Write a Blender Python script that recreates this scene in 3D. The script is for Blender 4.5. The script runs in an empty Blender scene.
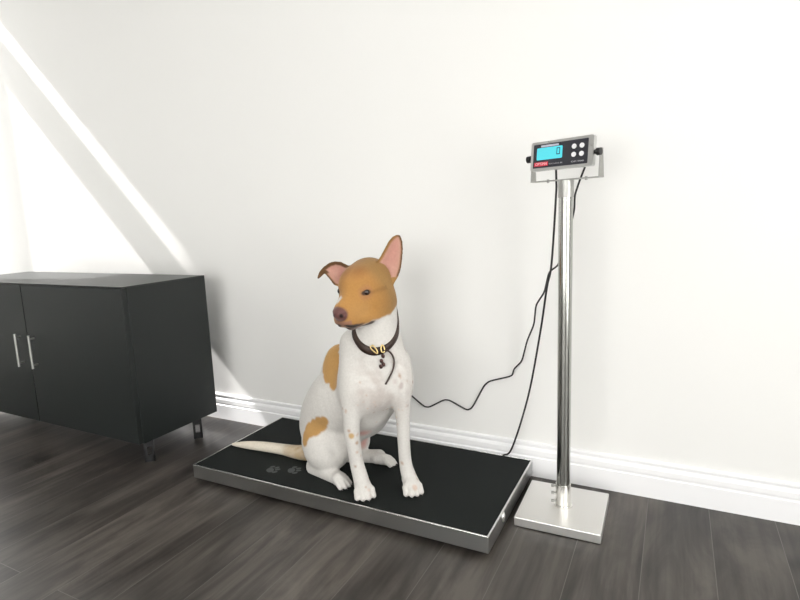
import bpy, bmesh, math, random
import numpy as np
from mathutils import Vector, Matrix
random.seed(7); rng = np.random.default_rng(7)
scene = bpy.context.scene
COL = scene.collection

# ------------------------------------------------------------------ materials
def new_mat(name):
    m = bpy.data.materials.new(name); m.use_nodes = True
    nt = m.node_tree
    return m, nt, nt.nodes['Principled BSDF']
def simple(name, color, rough=.5, metal=0., spec=.5, bump=0., bscale=200., coat=0.):
    m, nt, b = new_mat(name)
    b.inputs['Base Color'].default_value = (*color, 1)
    b.inputs['Roughness'].default_value = rough
    b.inputs['Metallic'].default_value = metal
    b.inputs['Specular IOR Level'].default_value = spec
    b.inputs['Coat Weight'].default_value = coat
    if bump:
        tc = nt.nodes.new('ShaderNodeTexCoord'); n = nt.nodes.new('ShaderNodeTexNoise')
        n.inputs['Scale'].default_value = bscale; n.inputs['Detail'].default_value = 4
        bp = nt.nodes.new('ShaderNodeBump'); bp.inputs['Strength'].default_value = bump; bp.inputs['Distance'].default_value = .002
        nt.links.new(tc.outputs['Object'], n.inputs['Vector']); nt.links.new(n.outputs['Fac'], bp.inputs['Height'])
        nt.links.new(bp.outputs['Normal'], b.inputs['Normal'])
    return m
def brushed(name, color, rough, scale_vec, bump=.08, var=.12):
    m, nt, b = new_mat(name)
    b.inputs['Metallic'].default_value = 1
    tc = nt.nodes.new('ShaderNodeTexCoord'); mp = nt.nodes.new('ShaderNodeMapping'); n = nt.nodes.new('ShaderNodeTexNoise')
    mp.inputs['Scale'].default_value = scale_vec
    n.inputs['Scale'].default_value = 1; n.inputs['Detail'].default_value = 3
    nt.links.new(tc.outputs['Object'], mp.inputs['Vector']); nt.links.new(mp.outputs['Vector'], n.inputs['Vector'])
    r = nt.nodes.new('ShaderNodeMapRange'); r.inputs['To Min'].default_value = max(.02, rough - var); r.inputs['To Max'].default_value = rough + var
    nt.links.new(n.outputs['Fac'], r.inputs['Value']); nt.links.new(r.outputs['Result'], b.inputs['Roughness'])
    b.inputs['Base Color'].default_value = (*color, 1)
    if bump:
        bp = nt.nodes.new('ShaderNodeBump'); bp.inputs['Strength'].default_value = bump; bp.inputs['Distance'].default_value = .001
        nt.links.new(n.outputs['Fac'], bp.inputs['Height']); nt.links.new(bp.outputs['Normal'], b.inputs['Normal'])
    return m

M = {}
M['wall'] = simple('wall_paint', (.80, .797, .78), .6, bump=.05, bscale=220)
M['trim'] = simple('trim_paint', (.87, .87, .88), .35, coat=.15)
M['ceiling'] = simple('ceiling_paint', (.72, .72, .71), .8)
M['steel'] = simple('satin_steel', (.47, .475, .47), .30, 1.)
M['lip'] = brushed('polished_lip', (.80, .80, .79), .22, (20, 20, 20), bump=0, var=.05)
M['chrome'] = brushed('polished_tube', (.42, .425, .40), .17, (400, 400, 8), bump=.02, var=.06)
M['sleeve'] = brushed('sleeve_steel', (.84, .83, .80), .24, (60, 60, 60), bump=0, var=.05)
M['plate'] = brushed('plate_steel', (.80, .79, .77), .42, (250, 8, 250), bump=.03, var=.08)
M['bezel'] = brushed('bezel_steel', (.58, .58, .57), .3, (60, 60, 60), bump=.02, var=.08)
M['bracket'] = brushed('bracket_steel', (.42, .42, .40), .45, (80, 80, 80), bump=0)
M['rubber'] = simple('rubber_mat', (.0085, .011, .0105), .72, spec=.18, bump=.35, bscale=700)
M['black'] = simple('black_plastic', (.012, .012, .013), .4)
M['face'] = simple('black_faceplate', (.022, .022, .03), .35)
M['cable'] = simple('black_cable', (.012, .012, .012), .5)
M['cabinet'] = simple('black_lacquer', (.011, .014, .0135), .42, spec=.45, bump=.05, bscale=60)
M['white_button'] = simple('white_button', (.82, .82, .83), .4)
M['red'] = simple('red_print', (.62, .03, .06), .45)
M['pink_print'] = simple('pale_pink_print', (.85, .55, .58), .45)
M['grey_print'] = simple('grey_print', (.55, .55, .58), .5)
M['lilac'] = simple('lilac_label', (.55, .53, .62), .45)
M['digit'] = simple('lcd_digit', (.005, .06, .12), .4)
M['print'] = simple('dusty_paw_print', (.075, .08, .08), .85)
M['leather'] = simple('brown_leather', (.038, .020, .014), .5, bump=.25, bscale=300)
M['brass'] = simple('brass', (.75, .58, .26), .28, 1.)
M['tag'] = simple('brown_metal_tag', (.10, .055, .05), .35, .8)
M['eye'] = simple('dark_eye', (.016, .007, .004), .12, coat=.2)
M['alu'] = simple('white_window_frame', (.85, .85, .85), .35)
m, nt, b = new_mat('lcd_screen'); M['lcd'] = m
b.inputs['Base Color'].default_value = (.02, .3, .34, 1); b.inputs['Roughness'].default_value = .2
b.inputs['Emission Color'].default_value = (.16, .80, .92, 1); b.inputs['Emission Strength'].default_value = .85
m, nt, b = new_mat('window_glass'); M['glass'] = m
g = nt.nodes.new('ShaderNodeBsdfTransparent'); gl = nt.nodes.new('ShaderNodeBsdfGlossy'); mx = nt.nodes.new('ShaderNodeMixShader')
gl.inputs['Roughness'].default_value = .02; mx.inputs['Fac'].default_value = .06
nt.links.new(g.outputs[0], mx.inputs[1]); nt.links.new(gl.outputs[0], mx.inputs[2])
nt.links.new(mx.outputs[0], nt.nodes['Material Output'].inputs['Surface']); nt.nodes.remove(b)
m, nt, b = new_mat('lamp_diffuser'); M['lamp'] = m
b.inputs['Emission Color'].default_value = (1, .97, .93, 1); b.inputs['Emission Strength'].default_value = 1.2

# laminate planks: boards run towards the back wall, 16 cm wide
m, nt, b = new_mat('dark_laminate'); M['floor'] = m
N = nt.nodes; Lk = nt.links.new
tc = N.new('ShaderNodeTexCoord'); mp = N.new('ShaderNodeMapping'); mp.inputs['Rotation'].default_value = (0, 0, math.radians(90))
PW = .1625
br = N.new('ShaderNodeTexBrick')
br.offset = .37; br.inputs['Scale'].default_value = 1
br.inputs['Brick Width'].default_value = 2.6; br.inputs['Row Height'].default_value = PW
br.inputs['Mortar Size'].default_value = .0011; br.inputs['Mortar Smooth'].default_value = .3
br.inputs['Color1'].default_value = (0, 0, 0, 1); br.inputs['Color2'].default_value = (1, 1, 1, 1); br.inputs['Mortar'].default_value = (.5, .5, .5, 1)
sx = N.new('ShaderNodeSeparateXYZ'); cx = N.new('ShaderNodeCombineXYZ')
Lk(tc.outputs['Object'], sx.inputs[0])
ax = N.new('ShaderNodeMath'); ax.operation = 'ADD'; ax.inputs[1].default_value = 10*PW - .29   # seams at x = .29 + k*PW
Lk(sx.outputs['X'], ax.inputs[0])
ay = N.new('ShaderNodeMath'); ay.operation = 'ADD'; ay.inputs[1].default_value = 8.35
Lk(sx.outputs['Y'], ay.inputs[0])
Lk(ay.outputs[0], cx.inputs['X']); Lk(ax.outputs[0], cx.inputs['Y']); Lk(cx.outputs[0], br.inputs['Vector'])
# per-plank offset for the grain
pl = N.new('ShaderNodeMath'); pl.operation = 'MULTIPLY'; pl.inputs[1].default_value = 7.3
Lk(br.outputs['Color'], pl.inputs[0])
gx = N.new('ShaderNodeCombineXYZ')
sxm = N.new('ShaderNodeMath'); sxm.operation = 'MULTIPLY'; sxm.inputs[1].default_value = 11
sym = N.new('ShaderNodeMath'); sym.operation = 'MULTIPLY'; sym.inputs[1].default_value = 2.4
Lk(sx.outputs['X'], sxm.inputs[0]); Lk(sx.outputs['Y'], sym.inputs[0])
Lk(sxm.outputs[0], gx.inputs['X']); Lk(sym.outputs[0], gx.inputs['Y']); Lk(pl.outputs[0], gx.inputs['Z'])
g1 = N.new('ShaderNodeTexNoise'); g1.inputs['Scale'].default_value = 1; g1.inputs['Detail'].default_value = 8; g1.inputs['Roughness'].default_value = .62; g1.inputs['Distortion'].default_value = 1.1
Lk(gx.outputs[0], g1.inputs['Vector'])
gx2 = N.new('ShaderNodeVectorMath'); gx2.operation = 'MULTIPLY'; gx2.inputs[1].default_value = (6, 1.2, 1); Lk(gx.outputs[0], gx2.inputs[0])
g2 = N.new('ShaderNodeTexNoise'); g2.inputs['Scale'].default_value = 1; g2.inputs['Detail'].default_value = 5; Lk(gx2.outputs[0], g2.inputs['Vector'])
mixg = N.new('ShaderNodeMath'); mixg.operation = 'MULTIPLY_ADD'; mixg.inputs[1].default_value = .45
Lk(g2.outputs['Fac'], mixg.inputs[0]); Lk(g1.outputs['Fac'], mixg.inputs[2])
wv = N.new('ShaderNodeTexWave'); wv.wave_type = 'RINGS'; wv.inputs['Scale'].default_value = 1.1; wv.inputs['Distortion'].default_value = 5; wv.inputs['Detail'].default_value = 3; wv.inputs['Detail Scale'].default_value = .6
Lk(gx.outputs[0], wv.inputs['Vector'])
mixw = N.new('ShaderNodeMath'); mixw.operation = 'MULTIPLY_ADD'; mixw.inputs[1].default_value = -.16
Lk(wv.outputs['Fac'], mixw.inputs[0]); Lk(mixg.outputs[0], mixw.inputs[2])
off_ = N.new('ShaderNodeMath'); off_.operation = 'ADD'; off_.inputs[1].default_value = .07; Lk(mixw.outputs[0], off_.inputs[0])
ramp = N.new('ShaderNodeValToRGB'); Lk(off_.outputs[0], ramp.inputs['Fac'])
e = ramp.color_ramp.elements
e[0].position = .45; e[0].color = (.018, .0148, .013, 1)
e[1].position = .95; e[1].color = (.108, .094, .082, 1)
q = ramp.color_ramp.elements.new(.68); q.color = (.050, .0425, .0372, 1)
tone = N.new('ShaderNodeMapRange'); tone.inputs['To Min'].default_value = .72; tone.inputs['To Max'].default_value = 1.12; Lk(br.outputs['Color'], tone.inputs['Value'])
mt = N.new('ShaderNodeMix'); mt.data_type = 'RGBA'; mt.blend_type = 'MULTIPLY'; mt.inputs['Factor'].default_value = 1
Lk(ramp.outputs['Color'], mt.inputs['A']); Lk(tone.outputs['Result'], mt.inputs['B'])
ms = N.new('ShaderNodeMix'); ms.data_type = 'RGBA'; Lk(br.outputs['Fac'], ms.inputs['Factor']); Lk(mt.outputs['Result'], ms.inputs['A']); ms.inputs['B'].default_value = (.115, .104, .097, 1)
Lk(ms.outputs['Result'], b.inputs['Base Color'])
rr = N.new('ShaderNodeMapRange'); rr.inputs['To Min'].default_value = .24; rr.inputs['To Max'].default_value = .44; Lk(g1.outputs['Fac'], rr.inputs['Value']); Lk(rr.outputs['Result'], b.inputs['Roughness'])
bp = N.new('ShaderNodeBump'); bp.inputs['Strength'].default_value = .12; bp.inputs['Distance'].default_value = .001; Lk(mixg.outputs[0], bp.inputs['Height']); Lk(bp.outputs['Normal'], b.inputs['Normal'])
b.inputs['Specular IOR Level'].default_value = .45

# dog coat: colour attribute carries the markings, fine noise breaks it up like short hair
m, nt, b = new_mat('short_dog_coat'); M['coat'] = m
N = nt.nodes; Lk = nt.links.new
at_ = N.new('ShaderNodeAttribute'); at_.attribute_name = 'coat'
tc = N.new('ShaderNodeTexCoord'); n = N.new('ShaderNodeTexNoise'); n.inputs['Scale'].default_value = 160; n.inputs['Detail'].default_value = 5
Lk(tc.outputs['Object'], n.inputs['Vector'])
r = N.new('ShaderNodeMapRange'); r.inputs['To Min'].default_value = .86; r.inputs['To Max'].default_value = 1.12; Lk(n.outputs['Fac'], r.inputs['Value'])
mm = N.new('ShaderNodeMix'); mm.data_type = 'RGBA'; mm.blend_type = 'MULTIPLY'; mm.inputs['Factor'].default_value = 1
Lk(at_.outputs['Color'], mm.inputs['A']); Lk(r.outputs['Result'], mm.inputs['B']); Lk(mm.outputs['Result'], b.inputs['Base Color'])
sp = N.new('ShaderNodeSeparateColor')
Lk(at_.outputs['Alpha'], b.inputs['Roughness'])
b.inputs['Specular IOR Level'].default_value = .3
b.inputs['Sheen Weight'].default_value = .12; b.inputs['Sheen Roughness'].default_value = .5
bp = N.new('ShaderNodeBump'); bp.inputs['Strength'].default_value = .3; bp.inputs['Distance'].default_value = .002; Lk(n.outputs['Fac'], bp.inputs['Height']); Lk(bp.outputs['Normal'], b.inputs['Normal'])

# ------------------------------------------------------------------ helpers
def finish(bm, name, mat, parent=None, smooth=False, bevel=0., seg=2):
    if bevel:
        es = [e for e in bm.edges if len(e.link_faces) == 2 and e.calc_face_angle(0) > .6]
        bmesh.ops.bevel(bm, geom=es, offset=bevel, segments=seg, affect='EDGES', profile=.5)
    bmesh.ops.recalc_face_normals(bm, faces=bm.faces)
    me = bpy.data.meshes.new(name); bm.to_mesh(me); bm.free()
    if smooth:
        for p in me.polygons: p.use_smooth = True
    return make(name, me, mat, parent)
def make(name, me, mat, parent=None):
    """mesh given in world coordinates; re-based on its thing's origin when it is a part"""
    o = bpy.data.objects.new(name, me); COL.objects.link(o)
    if mat: me.materials.append(mat)
    if parent is not None:
        root = parent
        off = Vector((0, 0, 0))
        while root is not None: off += root.location; root = root.parent
        me.transform(Matrix.Translation(-off)); o.parent = parent
    return o
def thing(name, label, cat, loc, group=None):
    o = bpy.data.objects.new(name, None); COL.objects.link(o); o.location = loc
    o.empty_display_size = .05
    o['label'] = label; o['category'] = cat
    if group: o['group'] = group
    return o
def tag(o, label, cat, group=None):
    o['label'] = label; o['category'] = cat
    if group: o['group'] = group
    return o
def box(bm, lo, hi, mat=None):
    r = bmesh.ops.create_cube(bm, size=1)
    c = Vector(((lo[0]+hi[0])/2, (lo[1]+hi[1])/2, (lo[2]+hi[2])/2)); s = Vector((hi[0]-lo[0], hi[1]-lo[1], hi[2]-lo[2]))
    for v in r['verts']:
        v.co = Vector((v.co.x*s.x, v.co.y*s.y, v.co.z*s.z)) + c
        if mat: v.co = mat @ v.co
    return r['verts']
def cyl(bm, p, q, r, seg=24, r2=None, caps=True):
    p, q = Vector(p), Vector(q); d = q - p
    rot = d.to_track_quat('Z', 'Y').to_matrix().to_4x4()
    bmesh.ops.create_cone(bm, cap_ends=caps, segments=seg, radius1=r, radius2=r if r2 is None else r2, depth=d.length,
                          matrix=Matrix.Translation((p+q)/2) @ rot)
def tube(pts, r, name, mat, parent=None, res=6):
    """smooth tube through points (Catmull-Rom) as a mesh"""
    P = [Vector(p) for p in pts]; P = [2*P[0]-P[1]] + P + [2*P[-1]-P[-2]]
    C = []
    for i in range(1, len(P)-2):
        for k in range(res):
            t = k/res; a, b_, c, d = P[i-1:i+3]
            C.append(.5*((2*b_) + (c-a)*t + (2*a-5*b_+4*c-d)*t*t + (3*b_-a-3*c+d)*t**3))
    C.append(P[-2])
    bm = bmesh.new(); rings = []; up = Vector((.3, .2, 1)).normalized()
    for i, p in enumerate(C):
        t = (C[min(i+1, len(C)-1)] - C[max(i-1, 0)]).normalized()
        s = t.cross(up); s = s.normalized() if s.length > 1e-4 else Vector((1, 0, 0)); u = s.cross(t); up = u if u.length > 0 else up
        rings.append([bm.verts.new(p + r*(math.cos(a)*s + math.sin(a)*u)) for a in [2*math.pi*k/8 for k in range(8)]])
    for a, b_ in zip(rings[:-1], rings[1:]):
        for k in range(8): bm.faces.new((a[k], a[(k+1) % 8], b_[(k+1) % 8], b_[k]))
    bm.faces.new(rings[0]); bm.faces.new(rings[-1])
    return finish(bm, name, mat, parent, smooth=True)
def structure(bm, name, mat, parent=None, **k):
    o = finish(bm, name, mat, parent, **k)
    if parent is None: o['kind'] = 'structure'
    return o
def text_mesh(txt, size, name, mat, parent, M4, depth=.0004, shear=0., width=None):
    cu = bpy.data.curves.new(name, 'FONT'); cu.body = txt; cu.size = size; cu.extrude = depth; cu.shear = shear
    cu.align_x = 'CENTER'; cu.align_y = 'CENTER'; cu.resolution_u = 3
    t = bpy.data.objects.new(name + '_tmp', cu); COL.objects.link(t)
    dg = bpy.context.evaluated_depsgraph_get(); dg.update()
    me = bpy.data.meshes.new_from_object(t.evaluated_get(dg))
    bpy.data.objects.remove(t); bpy.data.curves.remove(cu); me.name = name
    me.materials.clear()
    if width:
        xs = [v.co.x for v in me.vertices]; s = width/(max(xs)-min(xs)); me.transform(Matrix.Diagonal((s, 1, 1, 1)))
    me.transform(M4)
    return make(name, me, mat, parent)

# ------------------------------------------------------------------ room
WY = .4889            # face of the baseboard
BT = .012             # baseboard thickness
WALL = WY + BT
X0, X1, YF, ZC = -2.3, 3.3, -3.6, 2.75
bm = bmesh.new(); box(bm, (X0-.1, YF-.1, -.06), (X1+.1, WALL+.1, 0)); structure(bm, 'floor', M['floor'])
bm = bmesh.new(); box(bm, (X0-.1, WALL, 0), (X1+.1, WALL+.1, ZC)); structure(bm, 'wall_back', M['wall'])
RY0, RY1, RZ0, RZ1 = -2.4, -.5, .08, 2.0        # wide window in the right-hand wall
bm = bmesh.new(); box(bm, (X1, YF, 0), (X1+.1, RY0, ZC)); box(bm, (X1, RY1, 0), (X1+.1, WALL, ZC)); box(bm, (X1, RY0, 0), (X1+.1, RY1, RZ0)); box(bm, (X1, RY0, RZ1), (X1+.1, RY1, ZC))
structure(bm, 'wall_right', M['wall'])
bm = bmesh.new()
for lo, hi in (((RY0, RZ0), (RY0+.05, RZ1)), ((RY1-.05, RZ0), (RY1, RZ1)), ((RY0, RZ0), (RY1, RZ0+.05)), ((RY0, RZ1-.05), (RY1, RZ1)), ((-1.48, RZ0), (-1.42, RZ1))):
    box(bm, (X1+.03, lo[0], lo[1]), (X1+.08, hi[0], hi[1]))
w = structure(bm, 'window_2', M['alu'])
bm = bmesh.new(); box(bm, (X1+.052, RY0+.05, RZ0+.05), (X1+.056, RY1-.05, RZ1-.05)); finish(bm, 'pane', M['glass'], w)
bm = bmesh.new(); box(bm, (X0-.1, YF-.1, ZC), (X1+.1, WALL+.1, ZC+.08)); structure(bm, 'ceiling', M['ceiling'])
# wall behind the camera with a wide unseen window, added for fill light
WX0, WX1, WZ0, WZ1 = -.6, 2.2, .08, 2.15
bm = bmesh.new()
box(bm, (X0-.1, YF-.1, 0), (WX0, YF, ZC)); box(bm, (WX1, YF-.1, 0), (X1+.1, YF, ZC))
box(bm, (WX0, YF-.1, 0), (WX1, YF, WZ0)); box(bm, (WX0, YF-.1, WZ1), (WX1, YF, ZC))
structure(bm, 'wall_front', M['wall'])
bm = bmesh.new()
for lo, hi in (((WX0, YF-.08, WZ0), (WX0+.05, YF-.02, WZ1)), ((WX1-.05, YF-.08, WZ0), (WX1, YF-.02, WZ1)), ((WX0, YF-.08, WZ0), (WX1, YF-.02, WZ0+.05)), ((WX0, YF-.08, WZ1-.05), (WX1, YF-.02, WZ1)), ((.77, YF-.08, WZ0), (.83, YF-.02, WZ1))):
    box(bm, lo, hi)
w = structure(bm, 'fill_window', M['alu'])
bm = bmesh.new(); box(bm, (WX0+.05, YF-.054, WZ0+.05), (WX1-.05, YF-.05, WZ1-.05)); finish(bm, 'pane', M['glass'], w)
# left wall: glazed door with a narrow transom light above it; the low sun comes in here
DY0, TY0, DY1 = -.10, .212, .44
H1, T0, T1 = 2.325, 2.465, 2.67
bm = bmesh.new()
box(bm, (X0-.1, YF, 0), (X0, DY0, ZC)); box(bm, (X0-.1, DY1, 0), (X0, WALL, ZC))
box(bm, (X0-.1, DY0, T1), (X0, DY1, ZC)); box(bm, (X0-.1, DY0, H1), (X0, DY1, T0)); box(bm, (X0-.1, DY0, T0), (X0, TY0, T1))
structure(bm, 'wall_left', M['wall'])
bm = bmesh.new()
t = .03
for z0, z1 in ((.0, H1), (T0, T1)):
    f = t if z0 == 0 else .008
    y0_ = DY0 if z0 == 0 else TY0
    box(bm, (X0-.07, y0_, z0), (X0-.03, y0_+f, z1)); box(bm, (X0-.07, DY1-f, z0), (X0-.03, DY1, z1))
    box(bm, (X0-.07, y0_, z0), (X0-.03, DY1, z0+f)); box(bm, (X0-.07, y0_, z1-f), (X0-.03, DY1, z1))
d = structure(bm, 'door_1', M['alu'])
bm = bmesh.new(); box(bm, (X0-.052, DY0+t, t), (X0-.048, DY1-t, H1-t)); box(bm, (X0-.052, TY0+.008, T0+.008), (X0-.048, DY1-.008, T1-.008)); finish(bm, 'pane', M['glass'], d)
# moulded baseboard along the back wall
def molding(name, x0, x1):
    prof = [(0, 0), (BT, 0), (BT, .066), (BT-.0035, .069), (BT-.0035, .073), (BT-.001, .077), (BT-.001, .092), (BT-.004, .098), (BT-.0075, .101), (BT-.0075, .106), (BT-.003, .111), (BT-.004, .117), (0, .120)]
    bm = bmesh.new(); a = [bm.verts.new((x0, WALL-u, z)) for u, z in prof]; c = [bm.verts.new((x1, WALL-u, z)) for u, z in prof]
    n = len(prof)
    for i in range(n): bm.faces.new((a[i], a[(i+1) % n], c[(i+1) % n], c[i]))
    bm.faces.new(a); bm.faces.new(c)
    return structure(bm, name, M['trim'])
molding('baseboard_back', X0, X1)

# ------------------------------------------------------------------ vet scale platform
PWd, PD, PH, PS = 1.07, .4811, .062, .0155
sc = thing('floor_scale', 'low steel-edged floor scale platform with black rubber top, under the dog', 'scale', (PWd/2, PD/2, 0))
bm = bmesh.new(); e = .0035                         # skirt: four folded steel sides and an underside
for lo, hi in (((0, 0, PS), (PWd, e, PH)), ((0, PD-e, PS), (PWd, PD, PH)), ((0, e, PS), (e, PD-e, PH)), ((PWd-e, e, PS), (PWd, PD-e, PH))):
    box(bm, lo, hi)
box(bm, (e, e, PS+.002), (PWd-e, PD-e, PH-.004))
finish(bm, 'steel_skirt', M['steel'], sc)
bm = bmesh.new(); l = .0042; z0, z1 = PH-.0015, PH+.0008
for lo, hi in (((-.0006, -.0006, z0), (PWd+.0006, l, z1)), ((-.0006, PD-l, z0), (PWd+.0006, PD+.0006, z1)), ((-.0006, l, z0), (l, PD-l, z1)), ((PWd-l, l, z0), (PWd+.0006, PD-l, z1))):
    box(bm, lo, hi)
o = finish(bm, 'top_rim', M['lip'], sc, bevel=.0006); o['label'] = 'bright polished steel rim'
bm = bmesh.new(); box(bm, (l, l, PH-.004), (PWd-l, PD-l, PH)); finish(bm, 'rubber_mat', M['rubber'], sc)
for x, y in ((.07, .06), (PWd-.07, .06), (.07, PD-.06), (PWd-.07, PD-.06)):
    bm = bmesh.new(); cyl(bm, (x, y, 0), (x, y, .008), .022, 24); cyl(bm, (x, y, .008), (x, y, PS+.004), .008, 16)
    finish(bm, 'foot', M['black'], sc)
bm = bmesh.new(); bmesh.ops.create_uvsphere(bm, u_segments=16, v_segments=10, radius=1)
for v in bm.verts: v.co = Vector((v.co.x*.006+PWd, v.co.y*.011+.135, v.co.z*.016+.0445))
finish(bm, 'side_bump', M['lip'], sc, smooth=True)  # small rounded polished bump on the right-hand skirt
def paw_print(cx, cy, ang, s):
    bm = bmesh.new(); ca, sa = math.cos(ang), math.sin(ang)
    rr_ = random.Random(int(cx*1e4))
    def blob(u, v, a, b_, n=18):
        ring = [bm.verts.new((cx+ca*(u+a*math.cos(t)*(1+.12*rr_.uniform(-1, 1)))-sa*(v+b_*math.sin(t)), cy+sa*(u+a*math.cos(t))+ca*(v+b_*math.sin(t)*(1+.12*rr_.uniform(-1, 1))), PH+.0003)) for t in [2*math.pi*k/n for k in range(n)]]
        bm.faces.new(ring)
    blob(0, 0, .014*s, .010*s)
    for u, v in ((-.017, .009), (-.006, .019), (.006, .019), (.017, .009)): blob(u*s, v*s, .0052*s, .0075*s)
    return finish(bm, 'paw_print', M['print'], sc)
paw_print(.283, .074, -.7, 1.25); paw_print(.352, .100, -.9, 1.25)

# ------------------------------------------------------------------ indicator stand
SX, SY = 1.2052, .2946
BANG = .0184
st = thing('display_stand', 'tall polished steel pole on square steel base plate carrying the scale display', 'stand', (SX, SY, 0))
MB_ = Matrix.Translation((SX, SY, 0)) @ Matrix.Rotation(BANG, 4, 'Z')
bm = bmesh.new(); box(bm, (-.1176, -.118, .0015), (.1176, .118, .0283), MB_); finish(bm, 'base_plate', M['plate'], st, bevel=.002)
bm = bmesh.new(); box(bm, (-.112, -.112, 0), (.112, .112, .0015), MB_); finish(bm, 'base_gasket', M['black'], st)
bm = bmesh.new(); cyl(bm, (SX, SY, .0283), (SX, SY, .945), .0188, 48); finish(bm, 'pole', M['chrome'], st, smooth=False)
bm = bmesh.new(); cyl(bm, (SX, SY, .0283), (SX, SY, .096), .0215, 48); cyl(bm, (SX, SY, .0283), (SX, SY, .032), .026, 48); o = finish(bm, 'pole_sleeve', M['sleeve'], st)
for zz in (.040, .066, .088):
    bm = bmesh.new(); dx, dy = -.96, -.28
    cyl(bm, (SX+dx*.021, SY+dy*.021, zz), (SX+dx*.030, SY+dy*.030, zz), .0028, 12); cyl(bm, (SX+dx*.027, SY+dy*.027, zz), (SX+dx*.034, SY+dy*.034, zz), .0048, 6)
    finish(bm, 'bolt', M['bracket'], st)
bm = bmesh.new(); cyl(bm, (SX, SY, .925), (SX, SY, .9705), .0205, 48); finish(bm, 'pole_cap', M['bracket'], st)

# ------------------------------------------------------------------ indicator (display head with its bracket)
IE = Vector((.940, -.342, 0)).normalized(); IN = Vector((IE.y, -IE.x, 0)); UZ = Vector((0, 0, 1))
TILT = math.radians(6)
fn = (IN*math.cos(TILT) + UZ*math.sin(TILT)); fu = (UZ*math.cos(TILT) - IN*math.sin(TILT))
IC = Vector((SX, SY, 0)) + IE*(-.008) + Vector((0, 0, 1.0385))
def frame4(c, ex, ey, ez):
    m4 = Matrix.Identity(4)
    for i, a in enumerate((ex, ey, ez)):
        for k in range(3): m4[k][i] = a[k]
    for k in range(3): m4[k][3] = c[k]
    return m4
FI = frame4(IC, IE, fu, fn)               # local x right, y up, z out of the face
ind = thing('scale_display', 'steel digital weight display with lit blue screen on top of the pole', 'display', (SX, SY, .9705))
IW, IH, IT = .185, .078, .030
def rounded(bm, w, h, z0, z1, r, M4, n=5):
    pts = []
    for cx_, cy_, a0 in ((w/2-r, h/2-r, 0), (-w/2+r, h/2-r, 90), (-w/2+r, -h/2+r, 180), (w/2-r, -h/2+r, 270)):
        for k in range(n+1):
            a = math.radians(a0+90*k/n); pts.append((cx_+r*math.cos(a), cy_+r*math.sin(a)))
    A = [bm.verts.new(M4 @ Vector((x, y, z0))) for x, y in pts]; B = [bm.verts.new(M4 @ Vector((x, y, z1))) for x, y in pts]
    bm.faces.new(A); bm.faces.new(B); m_ = len(pts)
    for i in range(m_): bm.faces.new((A[i], A[(i+1) % m_], B[(i+1) % m_], B[i]))
bm = bmesh.new(); rounded(bm, IW, IH, .001, .0145, .006, FI); o = finish(bm, 'housing', M['bezel'], ind, bevel=.003)
FW, FH = .162, .064
FF = FI @ Matrix.Translation((-.003, 0, 0))
bm = bmesh.new(); rounded(bm, FW, FH, .0145, .0155, .002, FF); finish(bm, 'faceplate', M['face'], ind)
def fbox(name, mat, x0, x1, y0, y1, z0, z1, parent=ind):
    bm = bmesh.new(); box(bm, (x0, y0, z0), (x1, y1, z1), FF); return finish(bm, name, mat, parent)
bm = bmesh.new(); FI2 = FF @ Matrix.Translation((-.031, .0055, 0)); rounded(bm, .078, .0325, .0155, .0162, .003, FI2); scr = finish(bm, 'screen', M['lcd'], ind); scr['label'] = 'lit blue liquid crystal screen'
# seven segment zero near the right of the screen
def seg7(cx_, cy_, w, h, on, nm):
    bm = bmesh.new(); t = w*.2
    S = {'a': (-w/2, h/2-t, w/2, h/2), 'd': (-w/2, -h/2, w/2, -h/2+t), 'g': (-w/2, -t/2, w/2, t/2), 'f': (-w/2, 0, -w/2+t, h/2), 'e': (-w/2, -h/2, -w/2+t, 0), 'b': (w/2-t, 0, w/2, h/2), 'c': (w/2-t, -h/2, w/2, 0)}
    for k_ in on:
        x0, y0, x1, y1 = S[k_]; box(bm, (cx_+x0, cy_+y0, .0162), (cx_+x1, cy_+y1, .0164), FF)
    return finish(bm, nm, M['digit'], scr)
seg7(-.004, .0085, .0105, .018, 'abcdef', 'digit')
fbox('label_strip', M['lilac'], -.058, -.004, .0235, .0285, .0155, .0158)
for x, y in ((.042, .015), (.064, .015), (.042, -.006), (.064, -.006)):
    bm = bmesh.new(); c0 = FF @ Vector((x, y, .0155)); cyl(bm, c0, c0 + fn*.0018, .0064, 24); finish(bm, 'button', M['white_button'], ind)
fbox('logo_plate', M['red'], -.077, -.034, -.0275, -.0165, .0155, .0158)
text_mesh('OPTIMA', .0105, 'logo_lettering', M['pink_print'], ind, FF @ Matrix.Translation((-.0557, -.022, .0159)), shear=.25, width=.036)
text_mesh('SCALE', .0042, 'small_lettering', M['grey_print'], ind, FF @ Matrix.Translation((-.0105, -.0235, .0158)), width=.040)
text_mesh('OP-900', .0052, 'model_lettering', M['grey_print'], ind, FF @ Matrix.Translation((.053, -.0245, .0158)), width=.036)
# yoke: flat strip with two upturned arms, clamped by black knobs
bm = bmesh.new(); FB = frame4(Vector((SX, SY, .9708)), IE, IN*-1, UZ)
box(bm, (-.102, -.013, 0), (.099, .013, .0028), FB)
for s, x in ((-1, -.102), (1, .099)):
    vs = box(bm, (x-.0012, -.013, 0), (x+.0012, .013, .074), FB)
    for v in vs:
        if v.co.z > 1.0: 
            l_ = FB.inverted() @ v.co; l_.y *= .55; l_.x -= s*.0005; v.co = FB @ l_
finish(bm, 'yoke', M['bracket'], ind)
for s, x in ((-1, -.0925), (1, .0925)):
    bm = bmesh.new(); p0 = FI @ Vector((x, -.004, .006)); p1 = FI @ Vector((x+s*.006, -.004, .006)); p2 = FI @ Vector((x+s*.016, -.004, .006))
    cyl(bm, p0, p1, .006, 20); cyl(bm, p1, p2, .0095, 20); finish(bm, 'clamp_knob', M['black'], ind)
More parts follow.
